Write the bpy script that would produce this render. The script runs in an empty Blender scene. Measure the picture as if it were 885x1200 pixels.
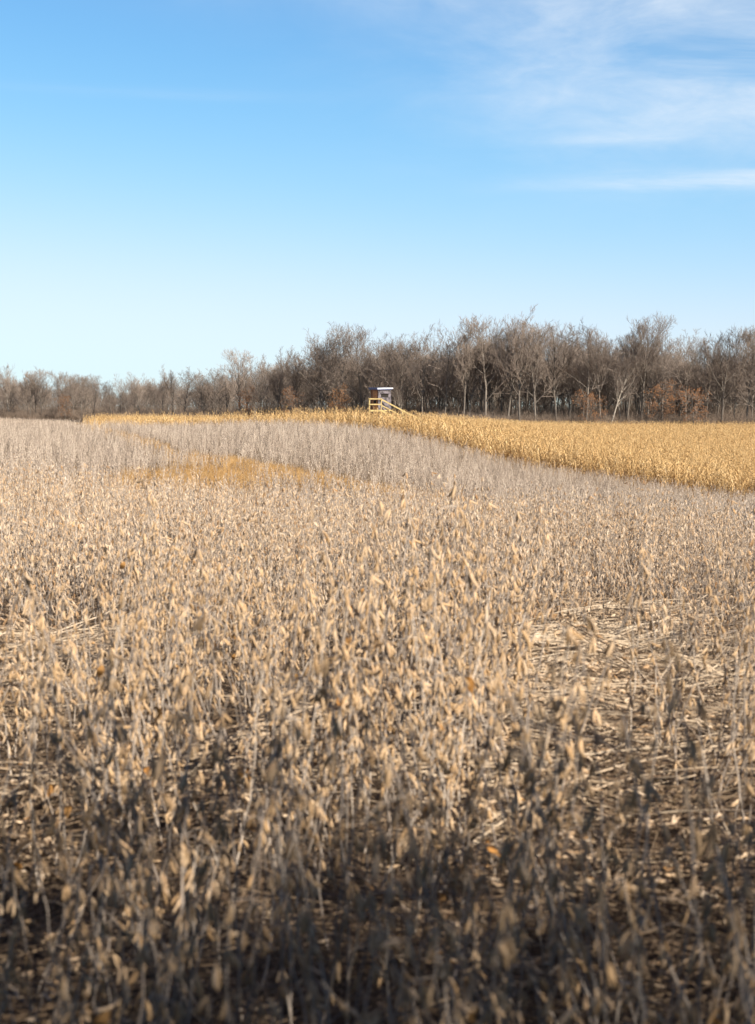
import bpy, math, random
import numpy as np
from mathutils import Vector, Matrix, Euler, Quaternion

R = math.radians
random.seed(7)
rng = np.random.default_rng(11)
scene = bpy.context.scene
COL = scene.collection

# ------------------------------------------------------------------ camera
EYE = 1.6
cam_d = bpy.data.cameras.new("camera")
cam_d.sensor_fit = 'VERTICAL'
cam_d.sensor_height = 36.0
cam_d.lens = 50.0
cam_d.clip_start = 0.05
cam_d.clip_end = 6000.0
cam_d.dof.use_dof = True
cam_d.dof.focus_distance = 38.0
cam_d.dof.aperture_fstop = 3.9
cam = bpy.data.objects.new("camera", cam_d)
cam.location = (0, 0, EYE)
cam.rotation_euler = (R(90 - 3.78), 0, 0)
COL.objects.link(cam)
scene.camera = cam

# ------------------------------------------------------------------ light
SUN_AZ, SUN_EL = 135.0, 31.0            # clockwise from +Y (behind the camera, to the right)
sun_d = bpy.data.lights.new("sun", 'SUN')
sun_d.energy = 5.0
sun_d.angle = R(0.53)
sun_d.color = (1.0, 0.90, 0.76)
sun = bpy.data.objects.new("sun", sun_d)
to_sun = Vector((math.sin(R(SUN_AZ)) * math.cos(R(SUN_EL)),
                 math.cos(R(SUN_AZ)) * math.cos(R(SUN_EL)), math.sin(R(SUN_EL))))
sun.rotation_euler = to_sun.to_track_quat('Z', 'Y').to_euler()
sun.location = (30, -40, 40)
COL.objects.link(sun)

scene.view_settings.view_transform = 'Standard'
scene.view_settings.look = 'None'
scene.view_settings.exposure = 1.14
scene.view_settings.gamma = 1.0

world = bpy.data.worlds.new("World")
scene.world = world
world.use_nodes = True


class NT:
    """small helper round a node tree"""
    def __init__(s, tree):
        s.t = tree
        tree.nodes.clear()

    def n(s, typ, **kw):
        nd = s.t.nodes.new(typ)
        for k, v in kw.items():
            if k == 'op':
                nd.operation = v
            elif hasattr(nd, k) and k not in nd.inputs:
                setattr(nd, k, v)
            else:
                nd.inputs[k].default_value = v
        return nd

    def l(s, a, b):
        s.t.links.new(a, b)

    def math(s, op, a, b=None, clamp=False):
        nd = s.t.nodes.new('ShaderNodeMath')
        nd.operation = op
        nd.use_clamp = clamp
        for i, v in enumerate((a, b)):
            if v is None:
                continue
            if isinstance(v, (int, float)):
                nd.inputs[i].default_value = v
            else:
                s.l(v, nd.inputs[i])
        return nd.outputs[0]

    def mix(s, fac, a, b, blend='MIX'):
        nd = s.t.nodes.new('ShaderNodeMix')
        nd.data_type = 'RGBA'
        nd.blend_type = blend
        for sock, v in ((nd.inputs[0], fac), (nd.inputs[6], a), (nd.inputs[7], b)):
            if isinstance(v, (int, float)):
                sock.default_value = v
            elif isinstance(v, tuple):
                sock.default_value = (*v, 1.0) if len(v) == 3 else v
            else:
                s.l(v, sock)
        return nd.outputs[2]

    def ramp(s, fac, stops, interp='LINEAR'):
        nd = s.t.nodes.new('ShaderNodeValToRGB')
        cr = nd.color_ramp
        cr.interpolation = interp
        while len(cr.elements) < len(stops):
            cr.elements.new(0.5)
        for e, (p, c) in zip(cr.elements, stops):
            e.position = p
            e.color = (*c, 1.0) if isinstance(c, tuple) else (c, c, c, 1.0)
        s.l(fac, nd.inputs[0])
        return nd.outputs[0]


def build_world():
    g = NT(world.node_tree)
    out = g.n('ShaderNodeOutputWorld')
    bg = g.n('ShaderNodeBackground')
    bg.inputs['Strength'].default_value = 0.0600
    sky = g.n('ShaderNodeTexSky')
    sky.sky_type = 'NISHITA'
    sky.sun_disc = False
    sky.sun_elevation = R(SUN_EL)
    sky.sun_rotation = R(SUN_AZ)
    sky.altitude = 250
    sky.air_density = 1.0
    sky.dust_density = 0.3
    sky.ozone_density = 1.6
    tc = g.n('ShaderNodeTexCoord')
    sep = g.n('ShaderNodeSeparateXYZ')
    g.l(tc.outputs['Generated'], sep.inputs[0])
    x, y, z = sep.outputs
    az = g.math('ARCTAN2', x, y)
    el = g.math('ARCSINE', z)
    comb = g.n('ShaderNodeCombineXYZ')
    g.l(az, comb.inputs[0])
    g.l(el, comb.inputs[1])

    def cirrus(sx, sy, rot, scale, detail, dist):
        mp = g.n('ShaderNodeMapping')
        mp.inputs['Scale'].default_value = (sx, sy, 1)
        mp.inputs['Rotation'].default_value = (0, 0, R(rot))
        g.l(comb.outputs[0], mp.inputs[0])
        nz = g.n('ShaderNodeTexNoise')
        nz.inputs['Scale'].default_value = scale
        nz.inputs['Detail'].default_value = detail
        nz.inputs['Roughness'].default_value = 0.6
        nz.inputs['Distortion'].default_value = dist
        g.l(mp.outputs[0], nz.inputs['Vector'])
        return nz.outputs['Fac']

    def blob(ca, ce, ra, re):
        da = g.math('DIVIDE', g.math('SUBTRACT', az, ca), ra)
        de = g.math('DIVIDE', g.math('SUBTRACT', el, ce), re)
        q = g.math('ADD', g.math('MULTIPLY', da, da), g.math('MULTIPLY', de, de))
        return g.math('POWER', 2.718, g.math('MULTIPLY', q, -1.0))

    wisp = g.ramp(cirrus(4.0, 11.0, -12, 1.5, 6, 0.6), [(0.30, 0.0), (0.70, 1.0)])
    fine = g.ramp(cirrus(9.0, 26.0, 10, 2.2, 6, 0.7), [(0.25, 0.45), (0.75, 1.0)])
    wisp = g.math('MULTIPLY', wisp, fine)
    area = g.math('ADD', blob(0.29, 0.24, 0.20, 0.068), blob(0.05, 0.315, 0.16, 0.03), True)
    area = g.math('ADD', area, blob(0.50, 0.33, 0.3, 0.10), True)
    m1 = g.math('MULTIPLY', g.math('MULTIPLY', g.math('ADD', g.math('MULTIPLY', wisp, 1.1), .13), area), 1.0, True)
    strk = g.ramp(cirrus(4.0, 40.0, 2, 2.0, 5, 0.5), [(0.3, 0.1), (0.65, 1.0)])
    m2 = g.math('MULTIPLY', g.math('MULTIPLY', strk, blob(0.235, 0.1590, 0.10, 0.0060)), 0.9)
    m3 = g.math('MULTIPLY', g.math('MULTIPLY', strk, blob(0.165, 0.188, 0.045, 0.004)), 0.35)
    m4 = g.math('MULTIPLY', g.math('MULTIPLY', strk, blob(-0.14, 0.218, 0.12, 0.004)), 0.09)
    mask = g.math('ADD', g.math('ADD', m1, m2, True), g.math('ADD', m3, m4), True)
    mask = g.math('MULTIPLY', mask, 0.95)
    # camera response: the photograph's clear, cyan rendering of a blue sky
    sr = g.n('ShaderNodeSeparateColor')
    g.l(sky.outputs[0], sr.inputs[0])
    cc = g.n('ShaderNodeCombineColor')
    for i, (top, sc_, p, fl) in enumerate(((5.8, 4.0, 2.6, 1.1), (7.8, 4.5, 1.55, 0.), (8.0, 4.2, 2.6, 0.))):
        e = g.math('POWER', g.math('DIVIDE', sr.outputs[i], sc_), p)
        v = g.math('MULTIPLY', g.math('SUBTRACT', 1.0, g.math('POWER', 2.71828, g.math('MULTIPLY', e, -1.0))), top)
        if fl:
            v = g.math('SQRT', g.math('ADD', g.math('MULTIPLY', v, v), fl * fl))
        g.l(v, cc.inputs[i])
    col = g.mix(mask, cc.outputs[0], (6.6, 7.2, 7.8))
    g.l(col, bg.inputs[0])
    g.l(bg.outputs[0], out.inputs[0])


build_world()

# ------------------------------------------------------------------ terrain
_CP = [  # (view column, distance, ground height) of the rolling field
    (0, 4, 0), (442, 4, 0), (885, 4, 0), (0, 8, 0), (442, 8, 0), (885, 8, -.04),
    (0, 15, -.03), (220, 15, -.06), (442, 15, -.12), (885, 15, -.30),
    (0, 25, -.15), (220, 25, -.42), (442, 25, -.62), (660, 25, -.7), (885, 25, -.85),
    (0, 45, -.40), (220, 31, -.76), (220, 38, -1.08), (220, 46, -.85), (442, 31, -.98), (442, 38, -1.2), (442, 48, -1.0), (660, 45, -1.6), (885, 45, -2.1),
    (0, 70, -.15), (220, 57, -.48), (220, 68, -.45), (442, 62, -.75), (660, 62, -2.3), (885, 62, -3.0),
    (0, 110, .25), (150, 100, .15), (300, 105, .50), (435, 104, .15), (585, 98, -1.95), (735, 92, -3.0), (885, 88, -3.75),
    (110, 128, .50), (300, 118, .52), (455, 116, .05), (455, 124, .0), (300, 135, -.35), (110, 150, -.40),
    (560, 130, -.55), (700, 135, -2.0), (885, 130, -3.3),
    (0, 200, .55), (0, 260, .80), (200, 240, -.1), (400, 235, -.7), (560, 235, -1.0), (700, 235, -1.1), (885, 235, -1.15),
    (0, 400, 1.2), (442, 400, 1.0), (885, 400, 1.0),
]


def _uv(x, y):
    d = np.maximum(y, 4.0)
    u = np.clip(x / np.maximum(d, 9.0), -.42, .42)
    return u * 4.0, np.log(np.minimum(d, 420.0))


def _tps():
    px = np.array([c[0] for c in _CP], float)
    d = np.array([c[1] for c in _CP], float)
    z = np.array([c[2] for c in _CP], float)
    a, b = _uv((px - 442.5) / 1667 * d, d)
    n = len(px)
    K = np.zeros((n + 3, n + 3))
    r2 = (a[:, None] - a) ** 2 + (b[:, None] - b) ** 2
    K[:n, :n] = 0.5 * r2 * np.log(r2 + 1e-12)
    K[:n, :n] += np.eye(n) * 0.004
    K[:n, n:] = np.c_[np.ones(n), a, b]
    K[n:, :n] = K[:n, n:].T
    w = np.linalg.solve(K, np.r_[z, 0, 0, 0])
    return a, b, w


_TA, _TB, _TW = _tps()


def gz(x, y):
    x = np.atleast_1d(np.asarray(x, float))
    y = np.atleast_1d(np.asarray(y, float))
    a, b = _uv(x, y)
    out = np.zeros_like(a)
    for s in range(0, len(a), 20000):
        A, B = a[s:s + 20000, None], b[s:s + 20000, None]
        r2 = (A - _TA) ** 2 + (B - _TB) ** 2
        out[s:s + 20000] = (0.5 * r2 * np.log(r2 + 1e-12)) @ _TW[:-3] + _TW[-3] + A[:, 0] * _TW[-2] + B[:, 0] * _TW[-1]
    return out


def gz1(x, y):
    return float(gz([x], [y])[0])


# corn field edge: a straight line on the ground, beans on the near side
def corn_side(x, y):
    """metres beyond the bean / corn boundary (positive inside the corn)"""
    return ((np.asarray(x) + 0.5) + (np.asarray(y) - 112.0)) * 0.7071


# grassy swale: centre line with half width
GRASS = [(-41.0, 190, 3.0), (-34.0, 160, 3.6), (-24.5, 122, 1.3), (-15.5, 92, .9), (-11.0, 74, .9),
         (-6.5, 60, 1.5), (-2.0, 50, 1.7), (1.5, 46, 1.5), (5.5, 42, .8), (8.0, 38, .4)]
GPATCH = [(-6.2, 48.0, 2.7, 8.5)]


def grass_amt(x, y):
    x = np.asarray(x, float)
    y = np.asarray(y, float)
    best = np.full(x.shape, 9.0)
    for (x0, y0, w0), (x1, y1, w1) in zip(GRASS[:-1], GRASS[1:]):
        dx, dy = x1 - x0, y1 - y0
        t = np.clip(((x - x0) * dx + (y - y0) * dy) / (dx * dx + dy * dy), 0, 1)
        best = np.minimum(best, np.hypot(x - x0 - t * dx, y - y0 - t * dy) / (w0 + t * (w1 - w0)))
    for cx, cy, rx, ry in GPATCH:
        best = np.minimum(best, np.hypot((x - cx) / rx, (y - cy) / ry))
    return best      # < 1 inside


# ------------------------------------------------------------------ mesh helpers
class MB:
    def __init__(s):
        s.v, s.f, s.m = [], [], []

    def tube(s, pts, rad, n=5, mat=0, cap=True):
        base = len(s.v)
        up = None
        k = len(pts)
        for i, p in enumerate(pts):
            a = pts[max(i - 1, 0)]
            b = pts[min(i + 1, k - 1)]
            t = (b - a)
            t = t.normalized() if t.length > 1e-9 else Vector((0, 0, 1))
            if up is None:
                up = t.orthogonal().normalized()
            else:
                up = (up - t * up.dot(t))
                up = up.normalized() if up.length > 1e-6 else t.orthogonal().normalized()
            side = t.cross(up)
            for j in range(n):
                an = 2 * math.pi * j / n
                s.v.append(p + (up * math.cos(an) + side * math.sin(an)) * rad[i])
        for i in range(k - 1):
            for j in range(n):
                a, b = base + i * n + j, base + i * n + (j + 1) % n
                s.f.append((a, b, b + n, a + n))
                s.m.append(mat)
        if cap:
            s.f.append(tuple(base + j for j in reversed(range(n))))
            s.m.append(mat)
            s.f.append(tuple(base + (k - 1) * n + j for j in range(n)))
            s.m.append(mat)

    def spike(s, a, b, r, mat=0):
        t = (b - a).normalized()
        u = t.orthogonal().normalized()
        w = t.cross(u)
        k = len(s.v)
        s.v += [a + u * r, a - u * r * .5 + w * r * .866, a - u * r * .5 - w * r * .866, b]
        s.f += [(k, k + 1, k + 3), (k + 1, k + 2, k + 3), (k + 2, k, k + 3)]
        s.m += [mat] * 3

    def box(s, c, size, rot=None, mat=0):
        k = len(s.v)
        hx, hy, hz = size[0] / 2, size[1] / 2, size[2] / 2
        for dx in (-hx, hx):
            for dy in (-hy, hy):
                for dz in (-hz, hz):
                    p = Vector((dx, dy, dz))
                    if rot is not None:
                        p = rot @ p
                    s.v.append(Vector(c) + p)
        for q in ((0, 1, 3, 2), (4, 6, 7, 5), (0, 4, 5, 1), (2, 3, 7, 6), (0, 2, 6, 4), (1, 5, 7, 3)):
            s.f.append(tuple(k + i for i in q))
            s.m.append(mat)

    def beam(s, a, b, w, h, mat=0):
        a, b = Vector(a), Vector(b)
        d = b - a
        rot = d.to_track_quat('X', 'Z').to_matrix()
        s.box((a + b) / 2, (d.length, w, h), rot, mat)

    def add(s, other, M, mat_off=0):
        k = len(s.v)
        s.v += [M @ p for p in other.v]
        s.f += [tuple(k + i for i in q) for q in other.f]
        s.m += [i + mat_off for i in other.m]

    def mesh(s, name, mats, smooth=False):
        me = bpy.data.meshes.new(name)
        me.from_pydata([tuple(p) for p in s.v], [], s.f)
        for mt in mats:
            me.materials.append(mt)
        if len(mats) > 1:
            me.polygons.foreach_set('material_index', s.m)
        if smooth:
            me.polygons.foreach_set('use_smooth', [True] * len(me.polygons))
        me.update()
        return me

    def obj(s, name, mats, parent=None, smooth=False, link=True):
        if not isinstance(mats, (list, tuple)):
            mats = [mats]
        o = bpy.data.objects.new(name, s.mesh(name, mats, smooth))
        if link:
            COL.objects.link(o)
        o.parent = parent
        return o


def empty(name, loc, rot=(0, 0, 0), scale=1.0):
    o = bpy.data.objects.new(name, None)
    o.empty_display_size = 0.2
    COL.objects.link(o)
    o.location = loc
    o.rotation_euler = rot
    o.scale = (scale,) * 3
    return o


def tag(o, label=None, cat=None, group=None, kind=None):
    if label:
        o['label'] = label
    if cat:
        o['category'] = cat
    if group:
        o['group'] = group
    if kind:
        o['kind'] = kind
    return o


def child(mesh, name, parent, M=None):
    o = bpy.data.objects.new(name, mesh)
    COL.objects.link(o)
    o.parent = parent
    if M is not None:
        o.matrix_local = M
    return o


# ------------------------------------------------------------------ materials
def mat_plant(name, stops, rough=0.85, noise_scale=60.0, dark=0.75, trans=0.0, patch=None, ow=0.5):
    """dry plant matter: colour picked per object, streaked by fine noise, mottled over the field"""
    m = bpy.data.materials.new(name)
    m.use_nodes = True
    g = NT(m.node_tree)
    out = g.n('ShaderNodeOutputMaterial')
    b = g.n('ShaderNodeBsdfPrincipled')
    b.inputs['Roughness'].default_value = rough
    b.inputs['Specular IOR Level'].default_value = 0.25
    oi = g.n('ShaderNodeObjectInfo')
    geo = g.n('ShaderNodeNewGeometry')
    tc = g.n('ShaderNodeTexCoord')
    nz = g.n('ShaderNodeTexNoise')
    nz.inputs['Scale'].default_value = noise_scale
    nz.inputs['Detail'].default_value = 3
    g.l(tc.outputs['Object'], nz.inputs['Vector'])
    isl = g.math('MULTIPLY', geo.outputs['Random Per Island'], 1.0 - ow)
    f = g.math('ADD', g.math('MULTIPLY', oi.outputs['Random'], ow), isl)
    col = g.ramp(f, stops)
    if patch:
        pn = g.n('ShaderNodeTexNoise')
        pn.inputs['Scale'].default_value = patch[1]
        pn.inputs['Detail'].default_value = 4
        g.l(geo.outputs['Position'], pn.inputs['Vector'])
        col = g.mix(g.ramp(pn.outputs['Fac'], [(0.40, 0.0), (0.66, patch[2])]), col, patch[0])
    v = g.ramp(nz.outputs['Fac'], [(0.3, dark), (0.7, 1.0)])
    col = g.mix(1.0, col, v, 'MULTIPLY')
    g.l(col, b.inputs['Base Color'])
    sh = b.outputs[0]
    if trans:
        t = g.n('ShaderNodeBsdfTranslucent')
        g.l(col, t.inputs[0])
        mx = g.n('ShaderNodeMixShader')
        mx.inputs[0].default_value = trans
        g.l(sh, mx.inputs[1])
        g.l(t.outputs[0], mx.inputs[2])
        sh = mx.outputs[0]
    g.l(sh, out.inputs[0])
    return m


def mat_plain(name, col, rough=0.7, var=0.3, scale=(6, 6, 6), metal=0.0, col2=None, bump=0.0):
    m = bpy.data.materials.new(name)
    m.use_nodes = True
    g = NT(m.node_tree)
    out = g.n('ShaderNodeOutputMaterial')
    b = g.n('ShaderNodeBsdfPrincipled')
    b.inputs['Roughness'].default_value = rough
    b.inputs['Metallic'].default_value = metal
    tc = g.n('ShaderNodeTexCoord')
    mp = g.n('ShaderNodeMapping')
    mp.inputs['Scale'].default_value = scale
    g.l(tc.outputs['Object'], mp.inputs[0])
    nz = g.n('ShaderNodeTexNoise')
    nz.inputs['Scale'].default_value = 1.0
    nz.inputs['Detail'].default_value = 6
    g.l(mp.outputs[0], nz.inputs['Vector'])
    c2 = col2 or tuple(c * (1 - var) for c in col)
    c = g.ramp(nz.outputs['Fac'], [(0.35, c2), (0.65, col)])
    g.l(c, b.inputs['Base Color'])
    if bump:
        bp = g.n('ShaderNodeBump')
        bp.inputs['Strength'].default_value = bump
        g.l(nz.outputs['Fac'], bp.inputs['Height'])
        g.l(bp.outputs[0], b.inputs['Normal'])
    g.l(b.outputs[0], out.inputs[0])
    return m


def mat_ground():
    m = bpy.data.materials.new("field_soil")
    m.use_nodes = True
    g = NT(m.node_tree)
    out = g.n('ShaderNodeOutputMaterial')
    b = g.n('ShaderNodeBsdfPrincipled')
    b.inputs['Roughness'].default_value = 0.95
    b.inputs['Specular IOR Level'].default_value = 0.1
    geo = g.n('ShaderNodeNewGeometry')

    def noise(scale, detail=5, stretch=None):
        nz = g.n('ShaderNodeTexNoise')
        nz.inputs['Scale'].default_value = scale
        nz.inputs['Detail'].default_value = detail
        if stretch:
            mp = g.n('ShaderNodeMapping')
            mp.inputs['Scale'].default_value = stretch
            g.l(geo.outputs['Position'], mp.inputs[0])
            g.l(mp.outputs[0], nz.inputs['Vector'])
        else:
            g.l(geo.outputs['Position'], nz.inputs['Vector'])
        return nz.outputs['Fac']
    soil = g.ramp(noise(14), [(0.3, (0.035, 0.024, 0.016)), (0.7, (0.10, 0.072, 0.05))])
    chaff = g.ramp(noise(55, 3, (1.0, .45, 1)), [(0.54, 0.0), (0.66, 0.7)])
    soil = g.mix(chaff, soil, (0.30, 0.225, 0.145))
    straw = g.ramp(noise(3.0, 6), [(0.3, (0.34, 0.20, 0.075)), (0.7, (0.50, 0.33, 0.14))])
    at = g.n('ShaderNodeAttribute')
    at.attribute_name = 'grassy'
    col = g.mix(at.outputs['Fac'], soil, straw)
    g.l(col, b.inputs['Base Color'])
    bp = g.n('ShaderNodeBump')
    bp.inputs['Strength'].default_value = 0.8
    bp.inputs['Distance'].default_value = 0.03
    g.l(noise(26), bp.inputs['Height'])
    g.l(bp.outputs[0], b.inputs['Normal'])
    g.l(b.outputs[0], out.inputs[0])
    return m


M_POD = mat_plant("bean_pod", [(0.0, (0.13, 0.075, 0.04)), (0.16, (0.40, 0.24, 0.12)), (0.40, (0.58, 0.415, 0.265)),
                               (0.72, (0.70, 0.565, 0.425)), (0.9, (0.54, 0.30, 0.11)), (1.0, (0.30, 0.15, 0.06))], noise_scale=90, dark=0.65, trans=0.12)
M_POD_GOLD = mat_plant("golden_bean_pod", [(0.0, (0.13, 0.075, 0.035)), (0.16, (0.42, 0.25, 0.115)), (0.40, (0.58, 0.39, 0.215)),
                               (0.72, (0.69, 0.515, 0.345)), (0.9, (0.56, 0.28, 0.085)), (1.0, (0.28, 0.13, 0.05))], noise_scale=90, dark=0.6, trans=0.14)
M_STEM = mat_plant("bean_stem", [(0.0, (0.15, 0.12, 0.10)), (0.5, (0.34, 0.285, 0.24)), (1.0, (0.56, 0.48, 0.40))],
                   noise_scale=40, dark=0.6)
M_DRYLEAF = mat_plant("bean_dry_leaf", [(0.0, (0.26, 0.12, 0.035)), (0.5, (0.42, 0.21, 0.06)), (1.0, (0.36, 0.24, 0.12))],
                      noise_scale=50, dark=0.6, trans=0.25)
M_FARPOD = mat_plant("weathered_bean_pod", [(0.0, (0.10, 0.078, 0.06)), (0.35, (0.34, 0.275, 0.22)), (0.7, (0.55, 0.45, 0.36)), (1.0, (0.69, 0.59, 0.485))],
                     noise_scale=30, dark=0.8, trans=0.12, ow=0.8)
M_FARSTEM = mat_plant("weathered_bean_stem", [(0.0, (0.11, 0.088, 0.07)), (0.35, (0.35, 0.285, 0.235)), (1.0, (0.64, 0.535, 0.445))],
                      noise_scale=30, dark=0.75, ow=0.8)
M_STRAW = mat_plant("fallen_straw", [(0.0, (0.055, 0.037, 0.025)), (0.45, (0.15, 0.10, 0.063)), (0.8, (0.30, 0.22, 0.145)), (1.0, (0.52, 0.42, 0.30))],
                    noise_scale=25, dark=0.65)
M_PALESTRAW = mat_plant("pale_straw", [(0.0, (0.22, 0.155, 0.10)), (0.5, (0.44, 0.34, 0.24)), (1.0, (0.64, 0.53, 0.40))],
                        noise_scale=25, dark=0.65)
M_CORN = mat_plant("dry_corn", [(0.0, (0.38, 0.225, 0.095)), (0.4, (0.60, 0.40, 0.18)), (0.8, (0.71, 0.515, 0.27)),
                                (1.0, (0.68, 0.55, 0.36))], noise_scale=12, dark=0.75, trans=0.2)
M_GRASS = mat_plant("golden_grass", [(0.0, (0.34, 0.19, 0.07)), (0.5, (0.54, 0.34, 0.14)), (1.0, (0.60, 0.46, 0.28))],
                    noise_scale=10, dark=0.8, trans=0.25)
M_BARK = mat_plant("tree_bark", [(0.0, (0.085, 0.072, 0.061)), (0.5, (0.155, 0.132, 0.112)), (1.0, (0.25, 0.215, 0.183))],
                   noise_scale=2.0, dark=0.6)
M_PALEBARK = mat_plant("pale_tree_bark", [(0.0, (0.27, 0.235, 0.195)), (1.0, (0.40, 0.355, 0.30))], noise_scale=2.0, dark=0.6)
M_TWIG = mat_plant("bare_twig", [(0.0, (0.12, 0.096, 0.08)), (0.5, (0.205, 0.165, 0.138)), (1.0, (0.29, 0.235, 0.195))],
                   noise_scale=1.0, dark=0.8)
M_OAKLEAF = mat_plant("rust_oak_leaf", [(0.0, (0.19, 0.085, 0.038)), (0.5, (0.31, 0.145, 0.06)), (1.0, (0.38, 0.20, 0.085))],
                      noise_scale=1.0, dark=0.8, trans=0.2)
M_BRUSH = mat_plant("brush_twig", [(0.0, (0.11, 0.085, 0.067)), (0.5, (0.19, 0.145, 0.113)), (1.0, (0.28, 0.21, 0.16))],
                    noise_scale=1.0, dark=0.8)
M_CEDAR = mat_plant("cedar_leaf", [(0.0, (0.03, 0.045, 0.02)), (1.0, (0.07, 0.085, 0.04))], noise_scale=1.0, dark=0.8)
M_GROUND = mat_ground()

# ------------------------------------------------------------------ ground sheet


def build_ground():
    ys = np.r_[-3000, -1200, -500, -200, -90, np.arange(-45, 30, 1.0), np.arange(30, 160, 1.0), np.arange(160, 300, 4.0),
               300, 320, 345, 380, 420, 600, 1000, 2000, 4500]
    xs = np.r_[-4500, -1800, -800, -400, -220, -140, np.arange(-95, -45, 4.0), np.arange(-45, 45, 1.0), np.arange(45, 96, 4.0),
               140, 220, 400, 800, 1800, 4500]
    X, Y = np.meshgrid(xs, ys)
    Z = gz(X.ravel(), Y.ravel())
    far = np.clip((Y.ravel() - 400) / 2000, 0, 1)
    Z = Z - far * 1.0
    V = np.c_[X.ravel(), Y.ravel(), Z]
    nx, ny = len(xs), len(ys)
    idx = np.arange(nx * ny).reshape(ny, nx)
    F = np.c_[idx[:-1, :-1].ravel(), idx[:-1, 1:].ravel(), idx[1:, 1:].ravel(), idx[1:, :-1].ravel()]
    me = bpy.data.meshes.new("ground")
    me.from_pydata(V.tolist(), [], F.tolist())
    me.materials.append(M_GROUND)
    a = me.attributes.new('grassy', 'FLOAT', 'POINT')
    ga = np.clip((1.15 - grass_amt(V[:, 0], V[:, 1])) / .5, 0, 1) * np.where(V[:, 1] > 66, .3, .9)
    cs = corn_side(V[:, 0], V[:, 1])
    ga = np.maximum(ga, np.where((cs > 0) & (V[:, 1] > 60), 0.45, 0))
    ga = np.maximum(ga, np.where((V[:, 1] > 30) & (cs <= 0), 0.12, 0))
    a.data.foreach_set('value', ga.astype(np.float32))
    me.polygons.foreach_set('use_smooth', [True] * len(me.polygons))
    o = bpy.data.objects.new("ground", me)
    COL.objects.link(o)
    tag(o, kind='structure')


build_ground()


# ------------------------------------------------------------------ scatter (stuff only)
def scatter(name, sources, P, rot, scl, idx, label=None):
    """one stuff object: points that carry copies of the source meshes"""
    me = bpy.data.meshes.new(name)
    me.vertices.add(len(P))
    me.vertices.foreach_set('co', np.asarray(P, np.float32).ravel())
    me.attributes.new('rot', 'FLOAT_VECTOR', 'POINT').data.foreach_set('vector', np.asarray(rot, np.float32).ravel())
    me.attributes.new('scl', 'FLOAT', 'POINT').data.foreach_set('value', np.asarray(scl, np.float32))
    me.attributes.new('idx', 'INT', 'POINT').data.foreach_set('value', np.asarray(idx, np.int32))
    o = bpy.data.objects.new(name, me)
    COL.objects.link(o)
    col = bpy.data.collections.new(name + "_source")
    for i, s in enumerate(sources):
        s.name = f"{name}_piece_{i:02d}"
        col.objects.link(s)
    t = bpy.data.node_groups.new(name + "_scatter", 'GeometryNodeTree')
    t.interface.new_socket("Geometry", in_out='INPUT', socket_type='NodeSocketGeometry')
    t.interface.new_socket("Geometry", in_out='OUTPUT', socket_type='NodeSocketGeometry')
    N = t.nodes
    gi, go = N.new('NodeGroupInput'), N.new('NodeGroupOutput')
    ci = N.new('GeometryNodeCollectionInfo')
    ci.inputs['Collection'].default_value = col
    ci.inputs['Separate Children'].default_value = True
    ci.inputs['Reset Children'].default_value = True
    iop = N.new('GeometryNodeInstanceOnPoints')
    iop.inputs['Pick Instance'].default_value = True

    def at(n, ty):
        a = N.new('GeometryNodeInputNamedAttribute')
        a.data_type = ty
        a.inputs['Name'].default_value = n
        return a.outputs['Attribute']
    t.links.new(gi.outputs[0], iop.inputs['Points'])
    t.links.new(ci.outputs[0], iop.inputs['Instance'])
    t.links.new(at('idx', 'INT'), iop.inputs['Instance Index'])
    t.links.new(at('rot', 'FLOAT_VECTOR'), iop.inputs['Rotation'])
    t.links.new(at('scl', 'FLOAT'), iop.inputs['Scale'])
    t.links.new(iop.outputs[0], go.inputs[0])
    md = o.modifiers.new("scatter", 'NODES')
    md.node_group = t
    tag(o, label=label, kind='stuff')
    return o


# ------------------------------------------------------------------ soybean plants
def pod_mb(r, L=0.046, W=0.0049, rings=(0.28, 0.95, 0.82, 1.0, 0.42), n=5):
    """one bean pod hanging along -Z from the origin: bumpy, flattened, slightly sickle shaped"""
    b = MB()
    bend = r.uniform(-.0055, .0055)
    k = len(rings)
    b.v.append(Vector((0, 0, 0.004)))
    for i, q in enumerate(rings):
        t = (i + .35) / (k - .1)
        cx = bend * math.sin(t * math.pi) + bend * .4 * t
        for j in range(n):
            an = 2 * math.pi * j / n
            b.v.append(Vector((cx + math.cos(an) * W * q, math.sin(an) * W * .62 * q, -L * t)))
    b.v.append(Vector((bend * .6, 0, -L)))
    for j in range(n):
        b.f.append((0, 1 + (j + 1) % n, 1 + j))
        b.m.append(0)
        for i in range(k - 1):
            a, c = 1 + i * n + j, 1 + i * n + (j + 1) % n
            b.f.append((a, c, c + n, a + n))
            b.m.append(0)
        a = 1 + (k - 1) * n
        b.f.append((a + j, a + (j + 1) % n, a + n))
        b.m.append(0)
    return b


def leaf_mb(r, L=0.06):
    """curled dry leaf along -Z"""
    b = MB()
    n = 5
    curl = r.uniform(.5, 1.4)
    for i in range(n):
        t = i / (n - 1)
        w = L * .33 * math.sin(math.pi * min(.97, t * .93 + .05)) ** .8
        for s in (-1, 0, 1):
            a = s * curl
            b.v.append(Vector((w * math.sin(a) / max(curl, .3), w * (1 - math.cos(a)) * .9 + .012 * math.sin(t * 5), -L * t)))
    for i in range(n - 1):
        for j in range(2):
            a = i * 3 + j
            b.f.append((a, a + 1, a + 4, a + 3))
            b.m.append(0)
    return b


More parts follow.
